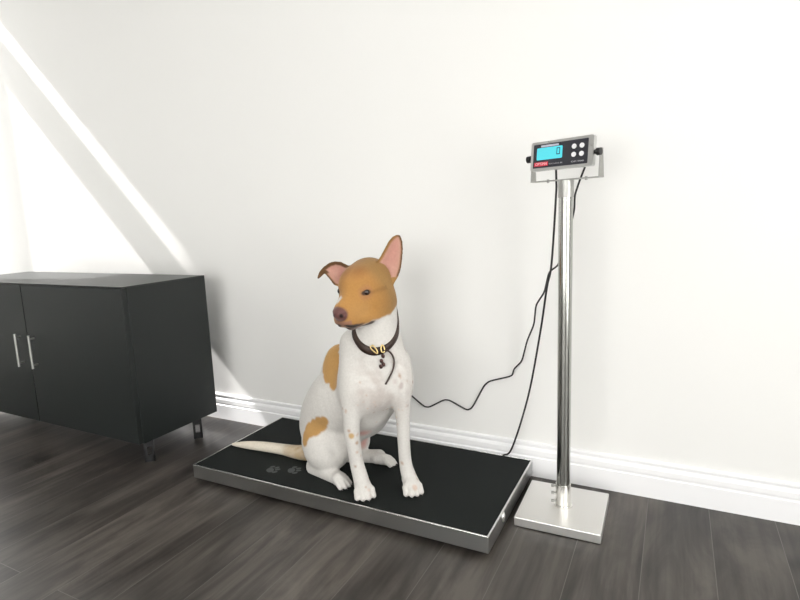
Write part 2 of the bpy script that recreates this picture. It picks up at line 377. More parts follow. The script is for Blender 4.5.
for x in (-.055, .058):
    bm = bmesh.new(); p = FB @ Vector((x, 0, 0)); cyl(bm, p - UZ*.004, p + UZ*.006, .0036, 6); finish(bm, 'yoke_screw', M['bracket'], ind)

# ------------------------------------------------------------------ cables
CA = [(1.1725, 0.325, 1.0069), (1.173, 0.328, 0.9691), (1.1724, 0.328, 0.9309), (1.1596, 0.335, 0.74), (1.1461, 0.34, 0.6724), (1.1195, 0.37, 0.5245), (1.0682, 0.43, 0.3003), (1.0036, 0.47, 0.0984), (0.9696, 0.478, 0.0617)]
CB = [(1.2527, 0.3, 1.002), (1.2391, 0.3195, 0.9752), (1.2356, 0.3238, 0.9676), (1.2325, 0.3261, 0.9596), (1.2254, 0.3289, 0.9391), (1.2233, 0.33, 0.9308), (1.2222, 0.3311, 0.9221), (1.2213, 0.3339, 0.8993), (1.2198, 0.3349, 0.8879), (1.2166, 0.3357, 0.8722), (1.2058, 0.3373, 0.8259), (1.2012, 0.3381, 0.8084), (1.1963, 0.3389, 0.792), (1.1831, 0.3411, 0.7522), (1.1775, 0.3428, 0.7394), (1.1712, 0.346, 0.7316), (1.1542, 0.356, 0.719), (1.1482, 0.3607, 0.7116), (1.1433, 0.3666, 0.7), (1.1325, 0.3834, 0.6642), (1.1274, 0.3906, 0.6511), (1.1207, 0.3988, 0.6396), (1.1013, 0.4212, 0.613), (1.095, 0.4291, 0.6013), (1.091, 0.4355, 0.5876), (1.0843, 0.4495, 0.5497), (1.0808, 0.4544, 0.5353), (1.0759, 0.4583, 0.5218), (1.0612, 0.4667, 0.4886), (1.0558, 0.47, 0.4748), (1.051, 0.4733, 0.4596), (1.0395, 0.4817, 0.4187), (1.0345, 0.4844, 0.4052), (1.0288, 0.4861, 0.3957), (1.0128, 0.4889, 0.3781), (1.0078, 0.4899, 0.3714), (1.0049, 0.4907, 0.3654), (1.0005, 0.4923, 0.3508), (0.9937, 0.4929, 0.3448), (0.9785, 0.4934, 0.3381), (0.9268, 0.4946, 0.3204), (0.9084, 0.4949, 0.3083), (0.8932, 0.495, 0.2879), (0.8592, 0.495, 0.2228), (0.8442, 0.495, 0.2065), (0.8265, 0.495, 0.2056), (0.7769, 0.495, 0.2266), (0.7579, 0.495, 0.2297), (0.7397, 0.495, 0.2243), (0.6944, 0.495, 0.1974), (0.6772, 0.495, 0.1927), (0.6611, 0.495, 0.1976), (0.6215, 0.495, 0.225), (0.607, 0.495, 0.2342), (0.5941, 0.495, 0.2408), (0.564, 0.495, 0.2537), (0.5525, 0.495, 0.2568), (0.5416, 0.495, 0.2567), (0.5042, 0.495, 0.2494)]
tag(tube(CA, .0031, 'signal_cable', M['cable']), 'black cable hanging straight from the display down to the back edge of the scale platform', 'cable')
tag(tube(CB, .0027, 'power_cord', M['cable']), 'thin kinked black cord running along the wall from pole towards the dog', 'cord')

# ------------------------------------------------------------------ black cabinet at the left
CXR, CYB, CYF, CXL, CZ0, CZ1 = -.272, .380, .0, -1.55, .086, .681
cab = thing('low_cabinet', 'glossy black low cabinet on metal legs at the left beside the wall', 'cabinet', ((CXR+CXL)/2, (CYB+CYF)/2, 0))
bm = bmesh.new(); box(bm, (CXL, CYF+.018, CZ0), (CXR, CYB, CZ1-.004)); finish(bm, 'carcass', M['cabinet'], cab, bevel=.0015)
bm = bmesh.new(); box(bm, (CXL, CYF, CZ1-.004), (CXR, CYB, CZ1)); finish(bm, 'top_panel', M['cabinet'], cab, bevel=.001)
for k in range(2):
    w_ = (CXR-CXL)/2
    bm = bmesh.new(); box(bm, (CXL+k*w_+.003, CYF, CZ0+.003), (CXL+(k+1)*w_-.003, CYF+.0178, CZ1-.006)); dr = finish(bm, 'door', M['cabinet'], cab, bevel=.001)
    xh = CXL+w_+(-.05 if k == 0 else .05)
    bm = bmesh.new(); cyl(bm, (xh, CYF-.022, .33), (xh, CYF-.022, .47), .005, 12)
    for zz in (.345, .455): cyl(bm, (xh, CYF-.022, zz), (xh, CYF, zz), .004, 10)
    finish(bm, 'handle', M['bracket'], dr)
for x in (CXR-.020, CXL+.034):
    for y in (CYB-.095, CYF+.05):
        ML = Matrix.Translation((x, y, 0)) @ Matrix.Rotation(math.radians(45), 4, 'Z')
        bm = bmesh.new()
        box(bm, (-.018, -.006, CZ0-.026), (.018, .006, CZ0), ML); box(bm, (-.018, -.006, .004), (-.009, .006, CZ0-.026), ML); box(bm, (.009, -.006, .004), (.018, .006, CZ0-.026), ML); box(bm, (-.018, -.006, 0), (.018, .006, .026), ML)
        finish(bm, 'leg', M['black'], cab)

# ------------------------------------------------------------------ the dog: one continuous skin grown from a signed distance field
def smin(a, b_, k):
    h = np.clip(.5 + .5*(b_-a)/k, 0, 1)
    return b_*(1-h) + a*h - k*h*(1-h)
class Field:
    def __init__(s, lo, hi, h):
        s.lo, s.h = np.array(lo, np.float64), h
        s.n = np.ceil((np.array(hi)-s.lo)/h).astype(int)+1
        s.D = np.full(s.n, .5, np.float32)
        s.ax = [s.lo[i]+h*np.arange(s.n[i]) for i in range(3)]
    def region(s, lo, hi):
        i0 = np.clip(np.floor((np.array(lo)-s.lo)/s.h).astype(int), 0, s.n-1); i1 = np.clip(np.ceil((np.array(hi)-s.lo)/s.h).astype(int)+1, 1, s.n)
        sl = tuple(slice(a, b_) for a, b_ in zip(i0, i1))
        return sl, np.meshgrid(*[s.ax[i][sl[i]] for i in range(3)], indexing='ij')
    def apply(s, fn_, lo, hi, k, sub=False):
        m_ = k + 3*s.h + .004
        sl, G = s.region(np.array(lo)-m_, np.array(hi)+m_)
        if min(G[0].shape) == 0: return
        d = fn_(*G)
        if sub: s.D[sl] = -smin(-s.D[sl], d, k)
        else: s.D[sl] = smin(s.D[sl], d, k)
    def cap(s, a, ra, b_, rb, k, sub=False):
        a, b_ = np.array(a, float), np.array(b_, float); ab = b_-a; L2 = max(ab@ab, 1e-12)
        def f(X, Y, Z):
            t = np.clip(((X-a[0])*ab[0]+(Y-a[1])*ab[1]+(Z-a[2])*ab[2])/L2, 0, 1)
            return np.sqrt((X-a[0]-t*ab[0])**2+(Y-a[1]-t*ab[1])**2+(Z-a[2]-t*ab[2])**2) - (ra+(rb-ra)*t)
        s.apply(f, np.minimum(a-ra, b_-rb), np.maximum(a+ra, b_+rb), k, sub)
    def chain(s, pts, k, sub=False):
        # one smooth limb through (centre, radius) stations, Catmull-Rom in between
        A = np.array([list(p)+[r] for p, r in pts], float); A = np.vstack([2*A[0]-A[1], A, 2*A[-1]-A[-2]]); S = []
        for i in range(1, len(A)-2):
            for j in range(5):
                t = j/5; a, b_, c, d = A[i-1:i+3]; S.append(.5*((2*b_)+(c-a)*t+(2*a-5*b_+4*c-d)*t*t+(3*b_-a-3*c+d)*t**3))
        S.append(A[-2]); S = np.array(S)
        def f(X, Y, Z):
            out = np.full(X.shape, 9.)
            for p, q_ in zip(S[:-1], S[1:]):
                ab = q_[:3]-p[:3]; L2 = max(ab@ab, 1e-12)
                t = np.clip(((X-p[0])*ab[0]+(Y-p[1])*ab[1]+(Z-p[2])*ab[2])/L2, 0, 1)
                out = np.minimum(out, np.sqrt((X-p[0]-t*ab[0])**2+(Y-p[1]-t*ab[1])**2+(Z-p[2]-t*ab[2])**2) - (p[3]+(q_[3]-p[3])*t))
            return out
        s.apply(f, (S[:, :3]-S[:, 3:]).min(0), (S[:, :3]+S[:, 3:]).max(0), k, sub)
    def value(s, p):
        g = (np.array(p)-s.lo)/s.h; i = np.clip(np.floor(g).astype(int), 0, s.n-2); t = g-i; v = 0
        for a in (0, 1):
            for b_ in (0, 1):
                for c in (0, 1): v += s.D[i[0]+a, i[1]+b_, i[2]+c]*(t[0] if a else 1-t[0])*(t[1] if b_ else 1-t[1])*(t[2] if c else 1-t[2])
        return v
    def exit_point(s, p, d, far=.25):
        # last point still inside going from p along d
        p, d = np.array(p, float), np.array(d, float); d /= np.linalg.norm(d); t = 0
        while t < far and s.value(p+d*t) < 0: t += .001
        return p+d*t
    def sph(s, c, r, k, sub=False): s.cap(c, r, np.array(c)+1e-6, r, k, sub)
    def ell(s, c, R, rad_, k, sub=False):
        c = np.array(c); rad_ = np.array(rad_)       # R rows = axes
        def f(X, Y, Z):
            q = [((X-c[0])*R[i][0]+(Y-c[1])*R[i][1]+(Z-c[2])*R[i][2]) for i in range(3)]
            k0 = np.sqrt(sum((q[i]/rad_[i])**2 for i in range(3))); k1 = np.sqrt(sum((q[i]/rad_[i]**2)**2 for i in range(3)))
            return k0*(k0-1)/np.maximum(k1, 1e-6)
        m_ = rad_.max(); s.apply(f, c-m_, c+m_, k, sub)
    def mesh(s):
        D = s.D; n = s.n; inside = D < 0
        c = np.zeros(n-1, np.int8)
        for dx in (0, 1):
            for dy in (0, 1):
                for dz in (0, 1): c += inside[dx:n[0]-1+dx, dy:n[1]-1+dy, dz:n[2]-1+dz]
        act = (c > 0) & (c < 8); I = np.argwhere(act); idx = -np.ones(n-1, np.int64); idx[act] = np.arange(len(I))
        acc = np.zeros((len(I), 3)); cnt = np.zeros(len(I))
        corners = [(x, y, z) for x in (0, 1) for y in (0, 1) for z in (0, 1)]
        for p in corners:
            for ax in range(3):
                if p[ax]: continue
                q_ = list(p); q_[ax] = 1
                d0 = D[tuple((I+p).T)].astype(float); d1 = D[tuple((I+np.array(q_)).T)].astype(float)
                m_ = (d0 < 0) != (d1 < 0); t_ = np.where(m_, d0/np.where(m_, d0-d1, 1), 0)
                pos = np.array(p, float)[None].repeat(len(I), 0); pos[:, ax] += t_
                acc += pos*m_[:, None]; cnt += m_
        V = s.lo + s.h*(I + acc/cnt[:, None])
        F_ = []
        for ax in range(3):
            a1, a2 = (ax+1) % 3, (ax+2) % 3
            sl0 = [slice(None)]*3; sl1 = [slice(None)]*3; sl0[ax] = slice(0, -1); sl1[ax] = slice(1, None)
            ch = inside[tuple(sl0)] != inside[tuple(sl1)]; E_ = np.argwhere(ch)
            E_ = E_[(E_[:, a1] > 0) & (E_[:, a2] > 0) & (E_[:, a1] < n[a1]-1) & (E_[:, a2] < n[a2]-1)]
            ins = inside[tuple(E_.T)]
            def cell(o1, o2):
                C_ = E_.copy(); C_[:, a1] += o1; C_[:, a2] += o2; return idx[tuple(C_.T)]
            Q = np.stack([cell(-1, -1), cell(0, -1), cell(0, 0), cell(-1, 0)], 1)
            Q[~ins] = Q[~ins][:, ::-1]; F_.append(Q)
        return V, np.concatenate(F_)

DZ = PH + .0002
fd = Field((-.03, -.04, .050), (.90, .42, .88), .003)
BODY = [('chain', [((0.6535, 0.1758, 0.5002), 0.0807),
  ((0.6471, 0.1635, 0.4163), 0.0997),
  ((0.5992, 0.1878, 0.3381), 0.1158),
  ((0.5112, 0.2127, 0.2849), 0.1272),
  ((0.4387, 0.2403, 0.201), 0.1183),
  ((0.4049, 0.2466, 0.1419), 0.0884)], 0.02),
  ('sph', (0.5291, 0.1896, 0.3937), 0.0783, 0.02),
  ('sph', (0.5272, 0.179, 0.4367), 0.0566, 0.015),
  ('sph', (0.5711, 0.2268, 0.2531), 0.0799, 0.03),
  ('sph', (0.6475, 0.1227, 0.3772), 0.0826, 0.02),
  ('sph', (0.7038, 0.1482, 0.3885), 0.0701, 0.02),
  ('sph', (0.6053, 0.1566, 0.501), 0.0576, 0.02),
  ('chain', [((0.6653, 0.1699, 0.6276), 0.0656),
  ((0.6696, 0.1645, 0.5511), 0.0673),
  ((0.6612, 0.176, 0.4785), 0.0838)], 0.02)]
for p in BODY:
    {'cap': fd.cap, 'sph': fd.sph, 'chain': fd.chain}[p[0]](*p[1:])
LEGS = [[('chain', [((0.4425, 0.2005, 0.2233), 0.0783),
  ((0.4676, 0.1649, 0.1734), 0.0902),
  ((0.4714, 0.1511, 0.148), 0.0813)], 0.02),
  ('chain', [((0.4606, 0.1849, 0.2105), 0.0673),
  ((0.5249, 0.1339, 0.1847), 0.0485),
  ((0.5483, 0.1196, 0.164), 0.0336),
  ((0.5099, 0.1268, 0.1233), 0.0325),
  ((0.4382, 0.1344, 0.0857), 0.0317)], 0.013)],
 [('chain', [((0.4266, 0.1324, 0.0756), 0.0288),
  ((0.4827, 0.1157, 0.0746), 0.0262),
  ((0.5543, 0.0954, 0.0725), 0.0223)], 0.012)],
 [('chain', [((0.4849, 0.2804, 0.1634), 0.0668),
  ((0.4927, 0.2772, 0.1215), 0.0563)], 0.02),
  ('chain', [((0.4927, 0.2694, 0.1098), 0.0456),
  ((0.4936, 0.2579, 0.074), 0.0315)], 0.012)],
 [('chain', [((0.4875, 0.2542, 0.0708), 0.028),
  ((0.5418, 0.2658, 0.0737), 0.0243),
  ((0.5922, 0.2756, 0.0785), 0.0241)], 0.012)],
 [('chain', [((0.6173, 0.1275, 0.4615), 0.0537),
  ((0.6273, 0.0885, 0.4042), 0.0422),
  ((0.6289, 0.0703, 0.3602), 0.0335),
  ((0.6294, 0.0618, 0.31), 0.0269),
  ((0.6274, 0.0622, 0.2528), 0.0238),
  ((0.6308, 0.0657, 0.1977), 0.0212),
  ((0.6339, 0.0705, 0.151), 0.0216),
  ((0.6448, 0.0693, 0.1114), 0.0232),
  ((0.6604, 0.0557, 0.0855), 0.0248)], 0.02)],
 [('chain', [((0.7233, 0.1686, 0.4478), 0.0534),
  ((0.7506, 0.1514, 0.399), 0.0407),
  ((0.7586, 0.1418, 0.3529), 0.0291),
  ((0.7598, 0.1428, 0.2897), 0.0218),
  ((0.7597, 0.1431, 0.2259), 0.0192),
  ((0.7584, 0.1489, 0.1651), 0.019),
  ((0.7622, 0.1498, 0.1262), 0.0206),
  ((0.7751, 0.1453, 0.0948), 0.0233),
  ((0.7905, 0.1332, 0.0777), 0.0249)], 0.02)]]
for L_ in LEGS:
    for p in L_: fd.chain(*p[1:])
TAIL = [('chain', [((0.3745, 0.2243, 0.0974), 0.0354),
  ((0.3535, 0.1875, 0.0907), 0.0287),
  ((0.3136, 0.1822, 0.086), 0.024),
  ((0.2503, 0.1884, 0.0817), 0.0197),
  ((0.1701, 0.1847, 0.0799), 0.0179),
  ((0.0998, 0.1776, 0.0772), 0.0152),
  ((0.0426, 0.175, 0.0714), 0.0094),
  ((0.0167, 0.1754, 0.0677), 0.0057)], 0.01)]
for p in TAIL: fd.chain(*p[1:])
# paws: pad, four toes with knuckles and nails
PAWS = [((0.6276, 0.096),
  (0.689, 0.0258), 0.062),
  ((0.7547, 0.1703),
  (0.8112, 0.1027), 0.06),
  ((0.547, 0.0825),
  (0.598, 0.07), 0.052),
  ((0.5913, 0.2548),
  (0.6614, 0.268), 0.05)]
NAILS = []
for (hx, hy), (tx, ty), w_ in PAWS:
    hx, hy = tx-(tx-hx)*.95, ty-(ty-hy)*.95
    d_ = np.array([tx-hx, ty-hy]); ln = np.hypot(*d_); d_ /= ln; s_ = np.array([-d_[1], d_[0]])
    hd = np.array([hx, hy]); tp = np.array([tx, ty])
    r0 = w_*.36
    mid = tp - d_*.034
    P3 = lambda xy, z: np.array([xy[0], xy[1], DZ+z])
    fd.cap(P3(hd, r0*.95), r0*.95, P3(mid, w_*.33), w_*.33, .010)
    fd.cap(P3(mid-d_*.010, w_*.42), w_*.30, P3(tp-d_*.024, w_*.26), w_*.22, .012)
    for i, (o_, fwd) in enumerate(((-.36, -.008), (-.125, .0), (.125, .0), (.36, -.008))):
        a = mid + s_*o_*w_*.75; k1 = tp - d_*(.021-fwd) + s_*o_*w_*.98; k2 = tp - d_*(.0065-fwd) + s_*o_*w_*1.10
        rt = w_*.135
        fd.cap(P3(a, w_*.44), rt*1.15, P3(k1, w_*.36), rt*1.2, .004)
        fd.cap(P3(k1, w_*.36), rt*1.2, P3(k2, rt*1.05), rt*1.05, .0025)
        n0 = k2 + d_*rt*.7; n1 = n0 + d_*.007
        fd.cap(P3(n0, rt*.95), .0030, P3(n1, rt*.35), .0014, .001); NAILS.append(P3(n1, rt*.6))

# head: built in its own frame (x to the nose, y to the dog's left, z up)
HC = np.array((0.6513, 0.1226, 0.6919))
def rotm(axis, a): return np.array(Matrix.Rotation(a, 3, axis))
HR = rotm('Z', math.radians(-92)) @ rotm('Y', math.radians(11)) @ rotm('X', math.radians(0))   # columns = axes
def H(x, y, z): return HC + HR @ np.array((x, y, z), float)
AX = HR.T
def hcap(a, ra, b_, rb, k, sub=False): fd.cap(H(*a), ra, H(*b_), rb, k, sub)
def hell(c, r, k, sub=False): fd.ell(H(*c), AX, r, k, sub)

hell((-.040, 0, .000), (.078, .071, .074), .02)                  # braincase
hell((.018, 0, .008), (.054, .060, .054), .03)                  # forehead
hcap((.030, 0, -.030), .055, (.098, 0, -.050), .037, .02)         # muzzle
hcap((.045, 0, -.012), .031, (.110, 0, -.032), .022, .015)       # bridge of the nose
for s_ in (-1, 1):
    hell((-.018, s_*.052, -.044), (.054, .032, .052), .02)       # cheek
    hcap((.022, s_*.036, -.080), .027, (.100, s_*.019, -.070), .021, .012)   # lip
hcap((-.010, 0, -.092), .036, (.086, 0, -.089), .016, .010)      # lower jaw
hcap((-.055, 0, -.060), .052, (-.02, 0, -.085), .040, .03)       # throat
# nose pad and nostrils
hell((.127, 0, -.038), (.018, .024, .019), .006)
M_ = [(.132, .008, -.080), (.112, .034, -.083), (.080, .053, -.089), (.052, .062, -.095)]
for s_ in (-1, 1):
    hcap((.149, s_*.014, -.040), .0048, (.134, s_*.023, -.037), .0038, .003, True)
    hcap((.152, 0, -.050), .0015, (.140, 0, -.066), .002, .003, True)
    hcap((.078, s_*.046, .004), .010, (.068, s_*.054, .002), .009, .012, True)    # eye sockets
    for a_, b__ in zip(M_[:-1], M_[1:]):                                        # line of the mouth
        hcap((a_[0], s_*a_[1], a_[2]), .0042, (b__[0], s_*b__[1], b__[2]), .0042, .003, True)
ER_ = .0105
EYES = [fd.exit_point(H(.02, s_*.030, -.002), HR @ np.array((.80, s_*.42, .03))) for s_ in (-1, 1)]
EYES_S = list(EYES)
EYES = [e_ - (HR @ np.array((.85, s_*.45, .0)))*.0076 for e_, s_ in zip(EYES, (-1, 1))]


# ears: thin curved shells with their own outline
def ear(c, eu, ev, en, poly, thick, curve, k):
    c, eu, ev, en = [np.array(a, float) for a in (c, eu, ev, en)]
    P_ = np.array(poly, float)
    um = (P_[:, 0].min()+P_[:, 0].max())/2
    def f(X, Y, Z):
        u = (X-c[0])*eu[0]+(Y-c[1])*eu[1]+(Z-c[2])*eu[2]; v = (X-c[0])*ev[0]+(Y-c[1])*ev[1]+(Z-c[2])*ev[2]; w__ = (X-c[0])*en[0]+(Y-c[1])*en[1]+(Z-c[2])*en[2]
        d2 = np.full(u.shape, 1e9); sgn = np.ones(u.shape)
        n_ = len(P_)
        for i in range(n_):
            a = P_[i]; b_ = P_[i-1]; ex, ey = b_-a; wx, wy = u-a[0], v-a[1]
            t_ = np.clip((wx*ex+wy*ey)/(ex*ex+ey*ey), 0, 1); d2 = np.minimum(d2, (wx-ex*t_)**2+(wy-ey*t_)**2)
            c1 = v >= a[1]; c2 = v < b_[1]; c3 = ex*wy > ey*wx
            sgn = np.where((c1 & c2 & c3) | (~c1 & ~c2 & ~c3), -sgn, sgn)
        d = sgn*np.sqrt(d2)
        dz = np.abs(w__ - curve(u, v, d)) - thick
        rr__ = .0028
        x_, y_ = np.maximum(d+rr__, 0), np.maximum(dz+rr__, 0)
        return (np.minimum(np.maximum(d+rr__, dz+rr__), 0) + np.hypot(x_, y_) - rr__)*.8
    corners = np.array([c + eu*p[0] + ev*p[1] for p in P_]); 
    fd.apply(f, corners.min(0)-.03, corners.max(0)+.03, k)
    def loc(V):
        q_ = V-c; u, v, w__ = q_@eu, q_@ev, q_@en
        d2 = np.full(u.shape, 1e9); sgn = np.ones(u.shape)
        for i in range(len(P_)):
            a = P_[i]; b_ = P_[i-1]; ex, ey = b_-a; wx, wy = u-a[0], v-a[1]
            t_ = np.clip((wx*ex+wy*ey)/(ex*ex+ey*ey), 0, 1); d2 = np.minimum(d2, (wx-ex*t_)**2+(wy-ey*t_)**2)
            c1 = v >= a[1]; c2 = v < b_[1]; c3 = ex*wy > ey*wx
            sgn = np.where((c1 & c2 & c3) | (~c1 & ~c2 & ~c3), -sgn, sgn)
        d = sgn*np.sqrt(d2); return u, v, w__ - curve(u, v, d), d
    return loc
EL = ((0.7112, 0.1771, 0.7285), (0.776, 0.6269, -0.0691), (-0.036, 0.1535, 0.9875), (0.6297, -0.7638, 0.1417), [(0.026, 0.112), (0.0367, 0.1087), (0.0423, 0.0907), (0.0438, 0.0667), (0.0413, 0.0366), (0.0367, 0.0064), (0.029, -0.0147), (0.0122, -0.0418), (-0.0061, -0.0389), (-0.0303, -0.0123), (-0.0424, 0.0114), (-0.0364, 0.0264), (-0.0243, 0.046), (-0.0122, 0.0686), (0.0, 0.0913), (0.0122, 0.1051)])
ER = ((0.589, 0.1132, 0.7249), (0.9773, 0.2118, 0.0027), (-0.036, 0.1535, 0.9875), (0.2088, -0.9652, 0.1577), [(0.0349, 0.0204), (0.0191, 0.0296), (-0.0, 0.0389), (-0.0192, 0.0414), (-0.0385, 0.0372), (-0.0547, 0.0263), (-0.0694, 0.0114), (-0.0769, -0.0066), (-0.0743, -0.0121), (-0.0668, -0.0068), (-0.0531, 0.0052), (-0.045, -0.0025), (-0.0337, -0.0161), (-0.0224, -0.0298), (-0.0064, -0.0359), (0.0127, -0.033), (0.0318, -0.0093)])
earL = ear(*EL[:5], .0042, lambda u, v, d: .014*np.clip(1+d/.028, 0, 1)**1.5 - .004, .006)
earR = ear(*ER[:5], .0042, lambda u, v, d: .012*np.clip(1+d/.022, 0, 1)**1.5 - .004, .006)

V, Fq = fd.mesh()

# --- markings, and painted relief on the face
def noise(V, s, seed):
    r_ = np.random.default_rng(seed); out = np.zeros(len(V))
    for i in range(6):
        w__ = r_.normal(size=3); w__ *= s*r_.uniform(.6, 1.6)/np.linalg.norm(w__); out += np.sin(V@w__ + r_.uniform(0, 6.28))
    return out/6
WHITE = np.array((.61, .59, .56)); TAN = np.array((.43, .22, .062)); TAN2 = np.array((.44, .25, .085)); BROWN = np.array((.30, .145, .048)); DARK = np.array((.030, .018, .015)); PINK = np.array((.62, .33, .29)); CREAM = np.array((.74, .64, .47))
col = np.tile(WHITE, (len(V), 1)); rough = np.full(len(V), .8)
def paint(mask, c):
    m_ = np.clip(mask, 0, 1)[:, None]; col[:] = col*(1-m_) + np.array(c)*m_
def soft(d, w_): return np.clip(.5 - d/w_, 0, 1)
nz = noise(V, 260, 3); nzl = noise(V, 70, 5)
def patch(blobs, c, w_=.006, amp=.004, cond=None):
    d = np.full(len(V), 9.)
    for ctr, r in blobs: d = np.minimum(d, np.linalg.norm(V-np.array(ctr), axis=1)-r)
    m_ = soft(d + amp*nz + amp*nzl, w_)
    if cond is not None: m_ = m_*cond
    paint(m_, c)
q = (V-HC) @ HR                     # head frame coordinates
hx, hy, hz = q.T

CHESTP = (0.7276, 0.0816, 0.4052)
BACKP = [((0.5186, 0.1622, 0.4865), 0.016), ((0.5177, 0.1452, 0.4742), 0.0254), ((0.5145, 0.1257, 0.456), 0.0284), ((0.5052, 0.12, 0.4306), 0.0269), ((0.5269, 0.1343, 0.4451), 0.0348), ((0.5378, 0.1094, 0.4141), 0.0312), ((0.5171, 0.1116, 0.4081), 0.0251), ((0.5503, 0.0944, 0.394), 0.0247), ((0.5399, 0.1301, 0.4279), 0.0378), ((0.5815, 0.0702, 0.3984), 0.0212)]
THIGHP = [((0.4291, 0.0805, 0.1839), 0.0162), ((0.4313, 0.085, 0.2028), 0.021), ((0.4447, 0.0905, 0.2232), 0.0258), ((0.4674, 0.0931, 0.2358), 0.0272), ((0.4898, 0.0904, 0.2502), 0.0254), ((0.5102, 0.085, 0.2652), 0.0157)]
LG = np.array([(0.6187, 0.1225, 0.4943), (0.6305, 0.07, 0.3542)]); t_ = np.clip((V-LG[0])@(LG[1]-LG[0])/((LG[1]-LG[0])@(LG[1]-LG[0])), 0, 1)[:, None]
legd = np.linalg.norm(V-LG[0]-t_*(LG[1]-LG[0]), axis=1)
patch(BACKP, TAN2, .007, .003, soft(-(legd-.056), .006)); patch(THIGHP, TAN2, .007, .003)
tx = V[:, 0]                          # tail: tan root fading to cream
onpt = (V[:, 2] < .118) & (V[:, 0] < .40) & (V[:, 1] > .150) & (V[:, 1] < .235)
paint(onpt*np.clip((.36-tx)/.02, 0, 1)*.5, CREAM)
paint(onpt*soft(.272-tx+.014*nz, .04)*np.clip((.385-tx)/.02, 0, 1)*np.clip(.75+.5*nzl+.3*nz, 0, 1), np.array((.40, .27, .13)))
# head colour down to a line from the lip corner to behind the cheek
inh = soft(-(hz + .088 + .30*np.clip(-hx-.0, 0, .1)*-1 + .003*nz), .008)*soft(-(hx + .094 + .006*nzl), .012)
paint(inh, TAN)
paint(inh*np.clip(.5+nzl, 0, 1)*.35, np.array((.30, .135, .04)))
paint(inh*soft(np.hypot(hx-.02, (hy)*.7)-.035+.01*nzl, .03)*(hz > .02)*.55, BROWN*1.25)
paint(inh*soft(-(hz-.055+.01*nzl), .05)*.35, BROWN*1.3)
paint(inh*soft(hx-.010+.014*nzl, .05)*.65, np.array((.24, .145, .05)))  # shade of the cheeks and back of the head, put into the coat colour
paint(inh*soft(np.sqrt(((hx-.030)*.8)**2+((np.abs(hy)-.018)*1.0)**2+((hz-.048)*.9)**2)-.018+.006*nzl, .02)*.6, np.array((.25, .105, .03)))
paint(inh*soft(np.sqrt(((hx-.078)*.5)**2+((np.abs(hy)-.028)*1.0)**2+((hz+.045)*1.0)**2)-.020+.005*nzl, .03)*.35, np.array((.55, .31, .11)))  # lighter muzzle sides: highlight relief painted into the coat
for e_, s_ in zip(EYES_S, (-1, 1)):
    w3 = q - (HR.T @ (e_-HC))
    paint(soft(np.sqrt((w3**2).sum(1))-.019+.003*nz, .014)*.45*inh, (.34, .15, .09))
    paint(soft(np.sqrt((w3[:, 0]*.8)**2+(w3[:, 1]*.8)**2+((w3[:, 2])*1.5)**2)-(.0112 if s_ > 0 else .0135)+.0008*nz, .004)*.92, DARK)
    # dark streak running back from the outer corner of the eye
    t_ = np.clip(-(w3[:, 0])/.085, 0, 1)
    paint(soft(np.sqrt((w3[:, 2]+.002+.004*t_)**2+np.where((w3[:, 0] > 0) | (w3[:, 0] < -.07+.01*nz), 1., 0))-.004-.003*t_+.0015*nz, .008)*(hy*s_ > .03)*.36, BROWN*.5)
# white streak beside the nose, dark lips, brown nose
paint(soft(np.sqrt(((hx-.100)*.6)**2+((hy+.014)*1.2)**2+(hz+.010)**2)-.011+.003*nz, .006), WHITE)
hd_ = (hz > -.135)*(V[:, 2] > .56)
paint(hd_*soft(-(hx-.070), .02)*soft(hz+.088+.001*nz, .006)*(np.abs(hy) < .06)*.9, np.array((.20, .115, .095)))
paint(hd_*soft(-(hx-.118+.002*nz), .006)*soft(hz+.060, .006)*(np.abs(hy) < .03)*.7, np.array((.30, .15, .12)))
paint(hd_*soft(np.abs(hz+.094+.001*nz)-(.0035+.004*np.clip(1-np.abs(hx-.058)/.02, 0, 1)), .004)*soft(-(hx-.042), .01)*(hx < .14), DARK*1.6)
for s_ in (-1, 1):
    for i_, (a_, b__) in enumerate(zip(M_[:-1], M_[1:])):
        a_ = np.array((a_[0], s_*a_[1], a_[2])); b__ = np.array((b__[0], s_*b__[1], b__[2])); ab = b__-a_
        t_ = np.clip(((q-a_)@ab)/(ab@ab), 0, 1)[:, None]; dd = np.linalg.norm(q-a_-t_*ab, axis=1)
        paint(soft(dd-(.0085, .0075, .0075, .0085)[i_]+.001*nz, .004), DARK*1.3)
nose = np.sqrt(((hx-.132)/.95)**2+(hy*.86)**2+((hz+.039)*1.05)**2)-.0232
m_ = soft(nose+.001*nz, .004)*(hx > .105); paint(m_, (.135, .058, .052)); rough[m_ > .5] = .42
for s_ in (-1, 1): paint(soft(np.sqrt((hx-.145)**2+(hy-s_*.016)**2+(hz+.040)**2)-.0078, .003), (.012, .006, .005))
# ears: tan outside with a darker rim, pink skin inside
for lc, rim in ((earL, .0065), (earR, .0065)):
    u_e, v_e, w_e, d_e = lc(V)
    on = (d_e < .004) & (np.abs(w_e) < .008) & (hz > .01)
    paint(on*1., TAN*.8)
    paint(on*soft(-(d_e+rim+.001*nz), .004), BROWN*.38)
    paint(on*soft(d_e+rim+.001*nz, .005)*(w_e > .0005), np.array((.50, .28, .22)))
    paint(on*soft(np.hypot(u_e+.002, (v_e+.004)*.45)-.009+.003*nz, .012)*(w_e > 0)*.45, (.36, .13, .11))
    if lc is earR: paint(on*soft(-(d_e+.0115+.002*nz), .004)*soft(-(v_e-u_e*.25-.016+.002*nz), .006), BROWN*.36)
    else: paint(on*soft(-(d_e+.010+.002*nz), .005)*soft(u_e-v_e*.35+.012, .012)*.7, TAN*.7)
    paint(on*soft(d_e+.014+.003*nzl, .01)*(w_e > 0)*soft(-(v_e-.02), .03)*.4, (.45, .19, .16))
